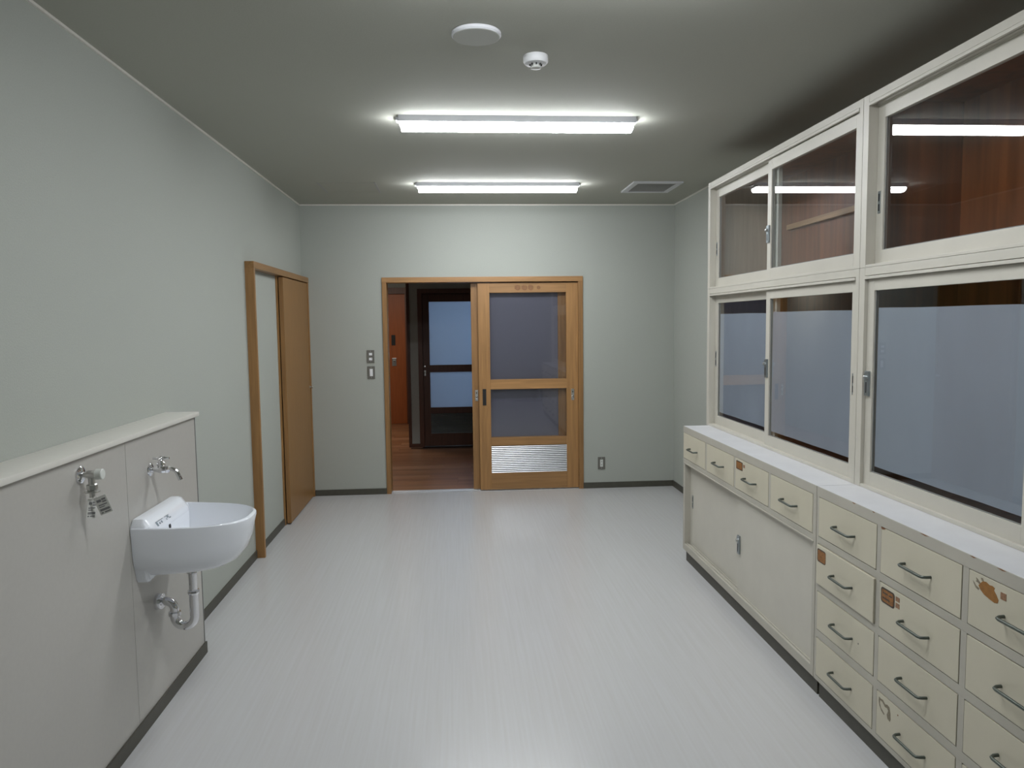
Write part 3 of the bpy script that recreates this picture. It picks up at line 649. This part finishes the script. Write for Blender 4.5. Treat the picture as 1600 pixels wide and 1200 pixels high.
# washing machine valve to its left
YV = -4.50
tv = thing('water_valve', (XL, YV, 1.11), 'chrome appliance valve with frosted cap and hanging paper tags left of the basin tap', 'tap')
bm = bmesh.new(); lathe(bm, [(.030, 0), (.029, .005), (.021, .010), (.010, .012)], (XL, YV, 1.114), (1, 0, 0), 28); obj('flange', bm, CHROME, tv, smooth=True)
bm = bmesh.new(); tube(bm, [(XL+.010, YV, 1.114), (XL+.022, YV, 1.114), (XL+.024, YV, 1.114), (XL+.050, YV, 1.114)], [.009, .009, .014, .014], 20)
lathe(bm, [(.011, 0), (.010, .024)], (XL+.036, YV, 1.104), (0, 0, -1), 20); obj('body', bm, SATIN, tv, smooth=True)
bm = bmesh.new(); lathe(bm, [(.016, 0), (.018, .002), (.018, .022), (.016, .024)], (XL+.050, YV, 1.114), (1, 0, 0), 24); obj('cap', bm, PLASTG, tv, smooth=True, label='frosted white cap')
bm = bmesh.new(); lathe(bm, [(.014, 0), (.017, .003), (.017, .018), (.014, .021)], (XL+.036, YV, 1.082), (0, 0, -1), 6); obj('hex_nut', bm, SATIN, tv)
bm = bmesh.new(); lathe(bm, [(.012, 0), (.024, .003), (.024, .007), (.014, .009), (.009, .010), (.009, .024), (.006, .025)], (XL+.036, YV, 1.061), (0, 0, -1), 24); obj('nozzle', bm, SATIN, tv, smooth=True)
def tag_(cx, cy, cz, yaw, rollr, w_, h_, name='paper_tag'):
    Mx = Matrix.Translation((cx, cy, cz)) @ Matrix.Rotation(yaw, 4, 'Z') @ Matrix.Rotation(rollr, 4, 'Y')
    bm = bmesh.new(); box(bm, -w_/2, w_/2, -.0006, .0006, -h_, 0); bmesh.ops.transform(bm, matrix=Mx, verts=bm.verts); o = obj(name, bm, PAPER, tv, label='white paper tag with grey print')
    bm = bmesh.new()
    for a, b, c, d in ((-.35, .0, -.16, -.30), (.05, .38, -.14, -.24), (.05, .38, -.28, -.36), (-.35, .35, -.44, -.50), (-.35, .1, -.55, -.60), (-.38, .40, -.68, -.80), (-.10, .38, -.86, -.93), (-.38, -.2, -.86, -.93)):
        box(bm, a*w_, b*w_, -.0011, -.0006, d*h_, c*h_)
    bmesh.ops.transform(bm, matrix=Mx, verts=bm.verts); obj('tag_print', bm, mat('tag_ink', (.2, .2, .2), .7), o)
tag_(XL+.060, YV-.006, 1.040, .15, -.35, .040, .062); tag_(XL+.034, YV+.004, 1.030, 1.1, .18, .036, .064)
bm = bmesh.new(); tube(bm, [(XL+.036, YV-.009, 1.052), (XL+.046, YV-.010, 1.044), (XL+.056, YV-.007, 1.036)], .0009, 6); tube(bm, [(XL+.036, YV+.009, 1.052), (XL+.035, YV+.008, 1.04), (XL+.034, YV+.004, 1.027)], .0009, 6)
obj('string', bm, PAPER, tv)
